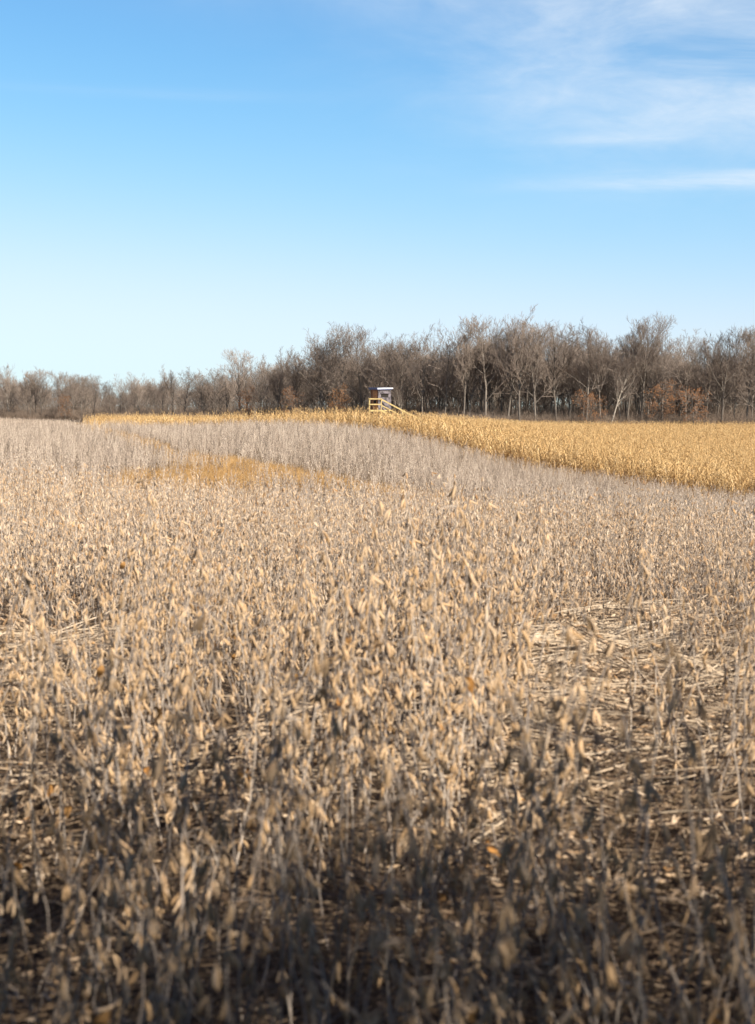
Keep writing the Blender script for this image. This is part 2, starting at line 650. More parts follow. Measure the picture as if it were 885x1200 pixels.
def bean_plant(r, H=0.8, nodes=15, branches=3, rich=1.0):
    """returns stem MB and a list of (matrix, is_leaf) for pods and leaves"""
    stem = MB()
    hang = []

    def axis(p0, d0, L, r0, r1, cnt, start):
        pts, rad = [p0.copy()], [r0]
        d = d0.normalized()
        p = p0.copy()
        seg = L / cnt
        zig = r.uniform(0, 6.28)
        for i in range(cnt):
            jit = Vector((math.cos(zig + i * 2.6), math.sin(zig + i * 2.6), 0)) * .11
            d = (d + Vector((r.gauss(0, .05), r.gauss(0, .05), .03))).normalized()
            p = p + (d + jit).normalized() * seg
            pts.append(p.copy())
            rad.append(r0 + (r1 - r0) * (i + 1) / cnt)
            if i >= start and r.random() < .96 * rich:
                base_a = i * 2.6 + zig + r.gauss(0, .4)
                k = r.choice((2, 2, 3, 3, 4))
                for q in range(k):
                    a = base_a + r.uniform(-1.1, 1.1)
                    down = r.uniform(.06, .62)
                    dirv = Vector((math.cos(a) * math.sin(down), math.sin(a) * math.sin(down), -math.cos(down)))
                    if r.random() < .12:
                        dirv.z = -abs(dirv.z) * .2
                    rotm = (-dirv).to_track_quat('Z', 'X').to_matrix().to_4x4() @ Matrix.Rotation(r.uniform(0, 6.28), 4, 'Z')
                    off = p + Vector((math.cos(a), math.sin(a), 0)) * (rad[-1] + .002) - Vector((0, 0, q * .004))
                    sc = r.uniform(.78, 1.15)
                    hang.append((Matrix.Translation(off) @ rotm @ Matrix.Diagonal((sc, sc, sc, 1)), False))
                if r.random() < .34:      # dead leaf stalk
                    a = base_a + 3.1
                    e = p + Vector((math.cos(a), math.sin(a), r.uniform(-.5, .5))) * r.uniform(.05, .12)
                    m = (p + e) / 2 + Vector((0, 0, .012))
                    stem.tube([p.copy(), m, e], [.0013, .001, .0008], 3, 0, False)
                    if r.random() < .018:
                        rotm = Euler((r.uniform(-.5, .5), r.uniform(-.5, .5), r.uniform(0, 6.28))).to_matrix().to_4x4()
                        hang.append((Matrix.Translation(e) @ rotm, True))
        stem.tube(pts, rad, 5, 0, True)
        return pts

    main = axis(Vector((0, 0, -.03)), Vector((r.gauss(0, .08), r.gauss(0, .08), 1)), H, .0038, .0014, nodes, 3)
    for b_ in range(branches):
        i = r.randint(1, max(2, nodes // 3))
        a = r.uniform(0, 6.28)
        t = r.uniform(.12, .36)
        L = H * r.uniform(.4, .68)
        axis(main[i], Vector((math.cos(a) * t, math.sin(a) * t, 1)), L, .0026, .0011, max(5, int(nodes * .55)), 1)
    return stem, hang


rP = random.Random(5)
POD_MB = [pod_mb(rP, L=l) for l in (.035, .039, .041, .044, .038, .046)]
LEAF_MB = [leaf_mb(rP, L=l) for l in (.038, .05)]
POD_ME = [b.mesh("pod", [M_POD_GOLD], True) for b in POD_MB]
LEAF_ME = [b.mesh("dry_leaf", [M_DRYLEAF], True) for b in LEAF_MB]
PLANTS = []
PLANT_BR = []
for i in range(14):
    PLANT_BR.append(rP.choice((0, 1, 1, 2, 2, 3)))
    PLANTS.append(bean_plant(rP, H=rP.uniform(.70, .98), nodes=rP.randint(13, 17), branches=PLANT_BR[-1], rich=(.40 if i % 5 == 4 else rP.uniform(.8, 1.0))))
STEM_ME = [p[0].mesh("stem", [M_STEM]) for p in PLANTS]


def joined_plant(i, mats, pods=True, every=1, fat=1.0):
    b = MB()
    b.add(PLANTS[i][0], Matrix.Identity(4), 0)
    for k, (M, leaf) in enumerate(PLANTS[i][1]):
        if leaf:
            continue
        elif pods and k % every == 0:
            b.add(POD_MB[k % 6], M @ Matrix.Diagonal((fat, fat, fat, 1)), 1)
    return b.obj("plant", mats, link=False)


# gaps where the beans are beaten flat: (x, y, rx, ry)
GAPS = [(1.36, 8.0, .74, 1.75), (.90, 4.9, .36, 1.5), (-2.1, 8.5, .58, 1.5), (-.22, 6.6, .30, .5), (-1.32, 5.3, .2, .7),
        (.25, 4.0, .14, .3), (-.55, 5.6, .18, .4), (2.3, 10.8, .7, .8), (-.75, 3.7, .16, .35)]


def in_gap(x, y, grow=0.0):
    hit = np.zeros(np.shape(x), bool)
    for cx, cy, rx, ry in GAPS:
        hit |= ((x - cx) / (rx + grow)) ** 2 + ((y - cy) / (ry + grow)) ** 2 < 1
    return hit


def grid_points(x0, x1, y0, y1, step, jit=.48):
    xs = np.arange(x0, x1, step)
    ys = np.arange(y0, y1, step)
    X, Y = np.meshgrid(xs, ys)
    X = X.ravel() + rng.uniform(-jit, jit, X.size) * step
    Y = Y.ravel() + rng.uniform(-jit, jit, Y.size) * step
    return X, Y


def height_drift(x, y):
    """taller and shorter drifts in the crop"""
    return 1.0 + .09 * np.sin(x * 2.3 + 1.1 * np.sin(y * 1.3)) + .07 * np.sin(x * 5.1 - y * 2.9)


def place_beans():
    X1, Y1 = grid_points(-4, 4, 1.0, 5.6, .195)
    X2, Y2 = grid_points(-6, 6, 5.6, 15.0, .208)
    X, Y = np.r_[X1, X2], np.r_[Y1, Y2]
    keep = (np.abs(X) < .42 * Y + 1.2) & (np.hypot(X, Y) > 2.25) & ~in_gap(X, Y)
    keep &= rng.random(X.size) < .90 + .3 * np.sin(X * 3.7 + Y) * np.sin(Y * 2.1 - X * 1.7)
    X, Y = X[keep], Y[keep]
    near_ok = (np.abs(X) < .275 * Y + .08) & (Y > 2.2)
    order = np.argsort(np.where(near_ok, Y, 1e9))
    n_ind = 292
    ind = order[:n_ind]
    Z = gz(X, Y)
    rr = random.Random(21)
    specs = []
    for i in ind:
        lean = abs(rr.gauss(0, .09)) if rr.random() < .85 else rr.uniform(.25, .6)
        specs.append((X[i], Y[i], Z[i], height_drift(X[i], Y[i]) * rr.uniform(.90, 1.16) * (.98 if Y[i] < 3.3 else 1.16 if Y[i] < 6.2 else 1.04), lean, rr.uniform(0, 6.28), False))
    # the few that stand clear of the rest near the lens
    for (px, ytop, d) in [(150, 735, 4.1), (590, 760, 3.8), (642, 790, 3.7), (325, 705, 4.9), (530, 720, 4.7), (110, 800, 3.3), (842, 810, 3.6)]:
        x = (px - 442.5) / 1667 * d
        h = EYE - (ytop - 490) / 1667 * d
        specs.append((x, d, gz1(x, d), h / .83, .03, rr.uniform(0, 6.28), True))
    for k, (x, y, z, s, lean, a, tall) in enumerate(specs):
        v = rr.randrange(len(PLANTS))
        q = Quaternion((math.cos(a), math.sin(a), 0), lean) @ Quaternion((0, 0, 1), rr.uniform(0, 6.28))
        o = empty("soybean_plant", (x, y, z), q.to_euler(), s)
        px = 442 + 1667 * x / y
        side = ("far left", "left", "middle", "right", "far right")[int(min(4, max(0, px // 177)))]
        size = "tall" if s > 1.2 else ("short" if s < 1.0 else "middling")
        build = "bushy" if PLANT_BR[v] >= 3 else ("single stemmed" if PLANT_BR[v] <= 1 else "forked")
        lx = math.sin(a) * lean
        way = "leaning right" if lx > .07 else ("leaning left" if lx < -.07 else "upright")
        if tall:
            lab = f"{way} soybean plant rising dark above its neighbours in the {side} foreground"
        else:
            row = ("in the deepest shade along the bottom" if y < 3.7 else "in the shade above the bottom rows" if y < 4.9
                   else "at the edge of the shade" if y < 6.1 else "in sun just past the shade")
            lab = f"{size} {build} soybean plant, {way}, {row}, {side}"
        tag(o, lab, "soybean plant", "soybean plants of the foreground")
        child(STEM_ME[v], "stem", o)
        for j, (M, leaf) in enumerate(PLANTS[v][1]):
            if leaf:
                child(LEAF_ME[(j + k) % 2], "dry_leaf", o, M)
            else:
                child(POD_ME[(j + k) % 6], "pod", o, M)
    # the rest of the near beans: one mass
    rest = np.ones(X.size, bool)
    rest[ind] = False
    return X[rest], Y[rest]


NX, NY = place_beans()


def grey_share(x, y):
    """how many of the beans are weathered grey: more with the distance, in drifts"""
    w = y + 3.5 * np.sin(x * .7 + y * .25) + 2.5 * np.sin(x * 1.9 - y * .4)
    t = np.clip((w - 15 + .25 * x) / 30, 0, 1)
    return t * t * (3 - 2 * t)


def field_beans():
    # mid field, same plants
    X, Y = grid_points(-22, 22, 15.0, 62.0, .25)
    k = (np.abs(X) < .36 * Y) & (rng.random(X.size) < np.clip((grass_amt(X, Y) - .55) / .6, .12, 1)) & (rng.random(X.size) > grey_share(X, Y))
    X, Y = np.r_[NX, X[k]], np.r_[NY, Y[k]]
    srcs = [joined_plant(i, [M_STEM, M_POD, M_DRYLEAF]) for i in range(14)]
    n = X.size
    lean = np.where(rng.random(n) < .88, np.abs(rng.normal(0, .10, n)), rng.uniform(.2, .6, n))
    a = rng.uniform(0, 2 * np.pi, n)
    rot = np.c_[lean * np.cos(a), lean * np.sin(a), rng.uniform(0, 2 * np.pi, n)]
    scatter("soybean_crop", srcs, np.c_[X, Y, gz(X, Y)], rot, height_drift(X, Y) * rng.uniform(.78, 1.17, n), rng.integers(0, 14, n),
            "dense mass of dry tan soybeans across the middle of the field")
    # weathered grey beans on the rise
    X1, Y1 = grid_points(-60, 40, 12.0, 130.0, .41)
    X2, Y2 = grid_points(-110, -20, 130.0, 262.0, .6)
    X, Y = np.r_[X1, X2], np.r_[Y1, Y2]
    cs = corn_side(X, Y)
    k = (np.abs(X) < .34 * Y) & (rng.random(X.size) < np.clip((grass_amt(X, Y) - .55) / .6, .12, 1)) & (rng.random(X.size) < grey_share(X, Y)) & ((cs < .9) | ((X < -.215 * Y)))
    X, Y = X[k], Y[k]
    n = X.size
    srcs = [joined_plant(i, [M_FARSTEM, M_FARPOD, M_DRYLEAF], every=1, fat=1.25) for i in range(8)]
    lean = np.abs(rng.normal(0, .18, n))
    a = rng.uniform(0, 2 * np.pi, n)
    rot = np.c_[lean * np.cos(a), lean * np.sin(a), rng.uniform(0, 2 * np.pi, n)]
    scatter("weathered_soybean_crop", srcs, np.c_[X, Y, gz(X, Y)], rot, rng.uniform(.62, 1.28, n), rng.integers(0, 8, n),
            "pale grey weathered soybeans on the rise below the corn")


field_beans()


# ------------------------------------------------------------------ fallen straw
def straw():
    r = random.Random(3)
    srcs, arch = [], []
    for i in range(8):
        b = MB()
        L = r.uniform(.2, .6) if i < 4 else r.uniform(.6, 1.05)
        n = 9
        p = Vector((-L / 2, 0, .004))
        d = Vector((1, r.gauss(0, .2), 0))
        pts = []
        bend = r.gauss(0, .10)
        for q in range(n):
            pts.append(p.copy())
            d = (Matrix.Rotation(bend, 3, 'Z') @ d).normalized()
            d.z = r.gauss(0, .08)
            p = p + d * L / (n - 1)
            p.z = max(.003, p.z)
        rad = [r.uniform(.0012, .0025)] * n
        b.tube(pts, rad, 4, 0)
        if i % 2 == 0:
            for q in range(3):
                c = pts[r.randint(1, n - 1)]
                b.tube([c, c + Vector((r.gauss(0, .08), r.gauss(0, .08), .02))], [.0015, .001], 3, 0, False)
        srcs.append(b.obj("straw", [M_STRAW], link=False))
    for i in range(6):      # long arched stalks of the beaten-down plants
        b = MB()
        for q in range(5):
            L, bend = r.uniform(.7, 1.2), r.gauss(.0, .11)
            p = Vector((-L / 2, r.gauss(0, .04), .01))
            d = Vector((1, r.gauss(0, .12), r.uniform(.05, .35)))
            pts = []
            for w in range(10):
                pts.append(p.copy())
                d = (Matrix.Rotation(bend, 3, 'Z') @ d).normalized()
                d.z -= .06
                p = p + d * L / 9
                p.z = max(.004, p.z)
            b.tube(pts, [.0035 - .0002 * w for w in range(10)], 4, 0)
        arch.append(b.obj("straw", [M_PALESTRAW], link=False))
    for i in range(2):      # loose pods on the ground
        srcs.append(POD_MB[i].obj("straw", [M_POD], link=False))
    srcs += arch
    X, Y = grid_points(-8, 8, 1.6, 24.0, .095)
    k = (np.abs(X) < .33 * Y + .6) & (rng.random(X.size) < np.clip(1.1 - Y / 30, .2, 1))
    X, Y = X[k], Y[k]
    n = X.size
    lift = rng.random(n) ** 3 * .05
    rot = np.c_[rng.normal(0, .12, n), rng.normal(0, .12, n), rng.uniform(-1.57, 1.57, n)]
    idx = np.where(rng.random(n) < .8, rng.integers(0, 8, n), rng.integers(8, 10, n))
    rot[idx >= 8, 1] += 1.5
    P = np.c_[X, Y, gz(X, Y) + .004 + lift]
    P[idx >= 8, 2] += .008
    # flattened swathes in the gaps: many stalks lying nearly the same way
    gx, gy, grot, gl = [], [], [], []
    for (cx, cy, rx, ry), ang in zip(GAPS, (.12, .3, -.1, .3, .9, -.4, .2, .1, .5)):
        m = int(420 * rx * ry) + 25
        t = rng.uniform(0, 2 * np.pi, m)
        q = np.sqrt(rng.random(m)) * 1.05
        gx.append(cx + np.cos(t) * q * rx)
        gy.append(cy + np.sin(t) * q * ry)
        grot.append(np.c_[rng.normal(0, .1, m), rng.normal(-.03, .14, m), ang + rng.normal(0, .75, m)])
        gl.append(rng.random(m) * .10)
    gx, gy, gl = np.concatenate(gx), np.concatenate(gy), np.concatenate(gl)
    P = np.r_[P, np.c_[gx, gy, gz(gx, gy) + .01 + gl]]
    rot = np.r_[rot, np.concatenate(grot)]
    m = gx.size
    scatter("fallen_straw", srcs, P, rot, np.r_[rng.uniform(.7, 1.3, n), rng.uniform(.9, 1.6, m)],
            np.r_[idx, np.where((rng.random(m) < .80) | (gy < 5.6), rng.integers(0, 8, m), rng.integers(10, 16, m))], "fallen stalks and straw lying on the soil between the beans")
    # beaten down plants with their pods, in and round the gaps
    srcs = [joined_plant(i, [M_STRAW, M_POD, M_DRYLEAF]) for i in range(6)]
    PX, PY, RO = [], [], []
    for (cx, cy, rx, ry), ang in zip(GAPS, (.15, .35, -.1, .3, .9, -.4, .2, .1, .5)):
        m = int(34 * rx * ry) + 2
        t = rng.uniform(0, 2 * np.pi, m)
        q = np.sqrt(rng.random(m))
        PX.append(cx + np.cos(t) * q * rx + .3 * math.cos(ang))
        PY.append(cy + np.sin(t) * q * ry)
        RO.append(np.c_[rng.normal(0, .2, m), -1.47 + np.abs(rng.normal(0, .12, m)), ang + rng.normal(0, .4, m)])
    PX, PY, RO = np.concatenate(PX), np.concatenate(PY), np.concatenate(RO)
    scatter("flattened_soybeans", srcs, np.c_[PX, PY, gz(PX, PY) + .05], RO, rng.uniform(.8, 1.1, PX.size), rng.integers(0, 6, PX.size),
            "soybean plants beaten flat in the open gaps")


straw()


# ------------------------------------------------------------------ golden grass in the swale
def grass():
    r = random.Random(8)
    srcs = []
    for i in range(5):
        b = MB()
        for q in range(34):
            a, t = r.uniform(0, 6.28), r.uniform(.1, .7)
            p = Vector((r.gauss(0, .09), r.gauss(0, .09), 0))
            L = r.uniform(.25, .55)
            d = Vector((math.cos(a) * t, math.sin(a) * t, 1)).normalized()
            m = p + d * L * .6
            e = m + (d + Vector((math.cos(a), math.sin(a), -.6)) * .5).normalized() * L * .4
            b.tube([p, m, e], [.004, .003, .001], 3, 0, False)
        srcs.append(b.obj("grass", [M_GRASS], link=False))
    X, Y = grid_points(-48, 12, 36, 190, .26)
    ga = grass_amt(X, Y) + .35 * np.sin(X * 2.3 + Y * .9) * np.sin(Y * .6 - X * 1.1)
    k = rng.random(X.size) < np.clip((1.25 - ga) / .6, 0, 1) * np.where(Y > 66, .14, .8)
    X, Y = X[k], Y[k]
    n = X.size
    rot = np.c_[rng.normal(0, .2, n), rng.normal(0, .2, n), rng.uniform(0, 6.28, n)]
    scatter("golden_grass", srcs, np.c_[X, Y, gz(X, Y)], rot, rng.uniform(.6, 1.1, n), rng.integers(0, 5, n),
            "golden dry grass in the low strip crossing the bean field")


grass()


# ------------------------------------------------------------------ corn
def corn_mb(r):
    b = MB()
    H = r.uniform(1.85, 2.25)
    pts = [Vector((r.gauss(0, .012) * i, r.gauss(0, .012) * i, H * i / 6)) for i in range(7)]
    b.tube(pts, [.013, .012, .011, .010, .009, .006, .004], 4, 0, False)

    def strip(p, a, L, w, rise):
        d = Vector((math.cos(a), math.sin(a), 0))
        s = Vector((-math.sin(a), math.cos(a), 0))
        k0 = len(b.v)
        n = 5
        for i in range(n + 1):
            t = i / n
            q = p + d * (L * (.75 * t - .22 * t * t)) + Vector((0, 0, rise * L * t - L * 1.25 * t * t))
            ww = w * (1 - t ** 2) * .5 + .003
            tw = math.sin(t * 4 + a) * .5
            sd = s * math.cos(tw) + Vector((0, 0, 1)) * math.sin(tw)
            b.v += [q - sd * ww, q + Vector((0, 0, -.012)), q + sd * ww]
        for i in range(n):
            for j in range(2):
                a0 = k0 + i * 3 + j
                b.f.append((a0, a0 + 1, a0 + 4, a0 + 3))
                b.m.append(0)
    az = r.uniform(0, 6.28)
    for i in range(11):
        z = H * (.13 + .075 * i)
        j = min(5, int(z / H * 6))
        t = z / H * 6 - j
        strip(pts[j].lerp(pts[j + 1], t), az + i * math.pi + r.gauss(0, .5), r.uniform(.4, .7), r.uniform(.05, .085), r.uniform(.35, .9))
    # husk-wrapped ear hanging at mid height
    a = az + 1.2
    p = Vector((math.cos(a) * .03, math.sin(a) * .03, H * .48))
    d = Vector((math.cos(a) * .6, math.sin(a) * .6, -.75))
    b.tube([p, p + d * .07, p + d * .16, p + d * .24], [.012, .032, .028, .006], 5, 0, False)
    for i in range(6):      # tassel
        a = r.uniform(0, 6.28)
        b.spike(pts[-1], pts[-1] + Vector((math.cos(a) * .09, math.sin(a) * .09, r.uniform(.14, .26))), .006)
    return b


def corn():
    r = random.Random(12)
    mbs = [corn_mb(r) for i in range(9)]
    # drilled rows that run along the field edge, 0.76 m apart
    pts, orow = [], []
    ux, uy = .7071, -.7071           # along the edge
    for k in range(0, 260):
        off = .4 + k * .76
        step = .24 if k < 14 else (.27 if k < 60 else .40)
        t = np.arange(-200, 80, step)
        t = t + rng.uniform(-.06, .06, t.size)
        jit = rng.normal(0, .05, t.size)
        orow.append(np.full(t.size, off))
        pts.append(np.c_[-.5 + ux * t + (off + jit) * .7071, 112 + uy * t + (off + jit) * .7071])
    P = np.concatenate(pts)
    off_rows = np.concatenate(orow)
    X, Y = P[:, 0], P[:, 1]
    back = 238 + np.clip(-X, 0, 100) * .35
    k = (np.abs(X) < .33 * Y) & (Y < back) & (rng.random(X.size) < np.clip((X + .207 * Y) / 14.0, 0, .94) * np.clip((off_rows - .2) / 2.2, .45, 1)) & (Y > 60)
    k &= ~((np.abs(X - 1.1) < 2.0) & (np.abs(Y - 121.4) < 1.9))
    X, Y = X[k], Y[k]
    Z = gz(X, Y)
    cs = corn_side(X, Y)
    near = np.where((np.abs(X) < .268 * Y) & (cs < 1.0), Y, 1e9)
    ind = np.argsort(near)[:300]
    ms = [m.mesh("corn_stalk", [M_CORN]) for m in mbs]
    for i in ind:
        o = bpy.data.objects.new("corn_stalk", ms[r.randrange(9)])
        o.location = (X[i], Y[i], Z[i])
        o.rotation_euler = (r.gauss(0, .06), r.gauss(0, .06), r.uniform(0, 6.28))
        o.scale = (r.uniform(.66, 1.02),) * 3
        COL.objects.link(o)
        px = 442 + 1667 * X[i] / Y[i]
        w = ("at the right edge", "right of the middle", "below the rusty oaks", "below the leaning pale tree", "toward the blind")[int(np.digitize(px, [640, 700, 760, 830]) * -1 + 4)]
        row = "front" if cs[i] < .78 else "second"
        hgt = "tall" if o.scale[0] > .92 else ("short" if o.scale[0] < .76 else "middling")
        way = "leaning right" if o.rotation_euler[1] > .04 else ("leaning left" if o.rotation_euler[1] < -.04 else "upright")
        tag(o, f"{hgt} {way} corn stalk in the {row} corn row, {w}", "corn stalk", "corn stalks along the field edge")
    rest = np.ones(X.size, bool)
    rest[ind] = False
    X, Y, Z = X[rest], Y[rest], Z[rest]
    n = X.size
    rot = np.c_[rng.normal(0, .06, n), rng.normal(0, .06, n), rng.uniform(0, 6.28, n)]
    scl = rng.uniform(.72, 1.08, n)
    scatter("corn_crop", [m.obj("corn", [M_CORN], link=False) for m in mbs], np.c_[X, Y, Z], rot, scl, rng.integers(0, 9, n),
            "standing field of golden dry corn in front of the wood")


corn()


# ------------------------------------------------------------------ trees
def tree_mb(r, H=17.0, spread=.5, clear=.28, dense=1.0, leafy=False):
    """bare tree: trunk and limbs, then fine twigs (and a few clinging leaves)"""
    T, C, Lf = MB(), MB(), MB()

    def path(p, d, L, n, wob, up):
        pts = [p.copy()]
        for i in range(n):
            d = (d + Vector((r.gauss(0, wob), r.gauss(0, wob), r.gauss(0, wob * .6) + up))).normalized()
            p = p + d * (L / n)
            pts.append(p.copy())
        return pts, d

    def leaf(p):
        for q in range(2):
            c = p + Vector((r.gauss(0, .14), r.gauss(0, .14), r.gauss(0, .09)))
            u = Vector((r.gauss(0, 1), r.gauss(0, 1), r.gauss(0, .7))).normalized() * .13
            w = u.orthogonal().normalized() * .075
            k = len(Lf.v)
            Lf.v += [c - u, c + w, c + u, c - w]
            Lf.f.append((k, k + 1, k + 2, k + 3))
            Lf.m.append(0)

    def grow(p, d, L, rad, lev):
        if lev >= 4:
            e = p + d * L + Vector((0, 0, L * .35))
            C.spike(p, e, max(rad, .011))
            if leafy and r.random() < .55:
                leaf(e)
            return
        n = (6, 5, 4, 3)[lev]
        pts, dd = path(p, d, L, n, (.05, .13, .16, .2)[lev], (.02, .06, .05, .03)[lev])
        rads = [rad * (1 - .78 * i / n) for i in range(n + 1)]
        if lev <= 1:
            T.tube(pts, rads, 6 if lev == 0 else 5, 0, False)
        else:
            C.tube(pts, [max(q, .015) for q in rads], 3, 0, False)
        cnt = (r.randint(10, 13), r.randint(7, 9), r.randint(6, 8), r.randint(5, 7))[lev]
        cnt = max(2, int(cnt * (dense if lev > 1 else 1)))
        lo = clear if lev == 0 else .18
        for i in range(cnt):
            t = lo + (1 - lo) * (i + r.random()) / cnt
            f = t * n
            j = min(n - 1, int(f))
            q = pts[j].lerp(pts[j + 1], f - j)
            ax = (pts[j + 1] - pts[j]).normalized()
            a = i * 2.4 + r.gauss(0, .5)
            o1 = ax.orthogonal().normalized()
            o2 = ax.cross(o1)
            side = o1 * math.cos(a) + o2 * math.sin(a)
            sp = spread * r.uniform(.7, 1.35) * (1.0 if lev == 0 else 1.35)
            if lev == 0:
                LL = H * (.40 - .22 * abs(t - .45)) * r.uniform(.75, 1.15) * (1.05 if t < .8 else .95)
            else:
                LL = L * (.58 - .25 * t) * r.uniform(.7, 1.2)
            nd = (ax * (1 - .35 * sp) + side * sp * 1.25).normalized()
            if lev >= 1:
                nd = (nd + Vector((0, 0, .30))).normalized()
            grow(q, nd, max(LL, .35), max(rads[j] * (.58 if lev == 0 else .66), .014), lev + 1)

    grow(Vector((0, 0, -.3)), Vector((r.gauss(0, .05), r.gauss(0, .05), 1)).normalized(), H * .82, H * .0125, 0)
    return T, C, Lf


rT = random.Random(33)
TREES, THEIGHT = [], []
for i, (sp, cl, de) in enumerate([(.45, .34, .85), (.52, .30, .9), (.38, .44, .8), (.60, .30, .9), (.42, .40, .85), (.5, .27, .9), (.35, .48, .75), (.56, .36, .85)]):
    T, C, L = tree_mb(rT, 17.0, sp, cl, de)
    THEIGHT.append(max(p.z for p in C.v))
    TREES.append((T.mesh("trunk", [M_BARK], True), C.mesh("crown", [M_TWIG]), None, T, C))
OAKS = []
for i, (sp, cl) in enumerate([(.85, .12), (.75, .15)]):
    T, C, L = tree_mb(rT, 11.0, sp, cl, .7, True)
    OAKS.append((T.mesh("trunk", [M_BARK], True), C.mesh("crown", [M_TWIG]), L.mesh("foliage", [M_OAKLEAF])))
PALE_TRUNK = [TREES[i][3].mesh("trunk", [M_PALEBARK], True) for i in (2, 6)]

TOPS = [(-80, 430), (0, 428), (40, 427), (58, 436), (80, 431), (95, 429), (110, 438), (125, 448), (145, 443), (165, 432), (180, 428), (200, 434),
        (225, 431), (260, 426), (285, 411), (330, 406), (360, 404), (375, 386), (400, 381), (440, 386), (480, 384), (500, 378), (540, 374), (580, 368),
        (620, 366), (640, 382), (655, 371), (700, 375), (740, 368), (780, 369), (800, 385), (830, 388), (860, 379), (885, 377), (960, 374)]


def top_at(px):
    return float(np.interp(px, [t[0] for t in TOPS], [t[1] for t in TOPS]))


def wood_front(px):
    """distance of the wood's edge: it runs away to the left"""
    return 246 + max(0, 560 - px) * .13


def plant_tree(px, dd, var, kind, label, group, hs=1.0, lean=0.0, yaw=None, r=random):
    d = wood_front(px) + dd
    x = (px - 442.5) / 1667 * d
    z = gz1(x, d)
    H = EYE + (490 - top_at(px)) / 1667 * d - z
    o = empty("bare_tree" if kind != 'oak' else "oak_tree", (x, d, z), (0, lean, r.uniform(0, 6.28) if yaw is None else yaw), 1.0)
    if kind == 'oak':
        s = hs * H / 11.0
        tr, cr, fo = OAKS[var % 2]
        child(tr, "trunk", o)
        child(cr, "crown", o)
        child(fo, "foliage", o)
        o.scale = (s * 1.0, s * 1.0, s)
    else:
        t = TREES[var % len(TREES)]
        s = hs * H / THEIGHT[(2, 6)[var % 2] if kind == 'pale' else var % len(TREES)]
        tm = PALE_TRUNK[var % 2] if kind == 'pale' else t[0]
        cm = TREES[(2, 6)[var % 2]][1] if kind == 'pale' else t[1]
        child(tm, "trunk", o)
        child(cm, "crown", o)
        o.scale = (s * r.uniform(.82, 1.12), s * r.uniform(.82, 1.12), s)
    tag(o, label, "tree", group)
    return o


ORD = ["first", "second", "third", "fourth", "fifth", "sixth", "seventh", "eighth", "ninth", "tenth", "eleventh", "twelfth",
       "thirteenth", "fourteenth", "fifteenth", "sixteenth", "seventeenth", "eighteenth", "nineteenth", "twentieth"] + ["twenty-" + q for q in ("first", "second", "third", "fourth", "fifth", "sixth", "seventh", "eighth", "ninth")]


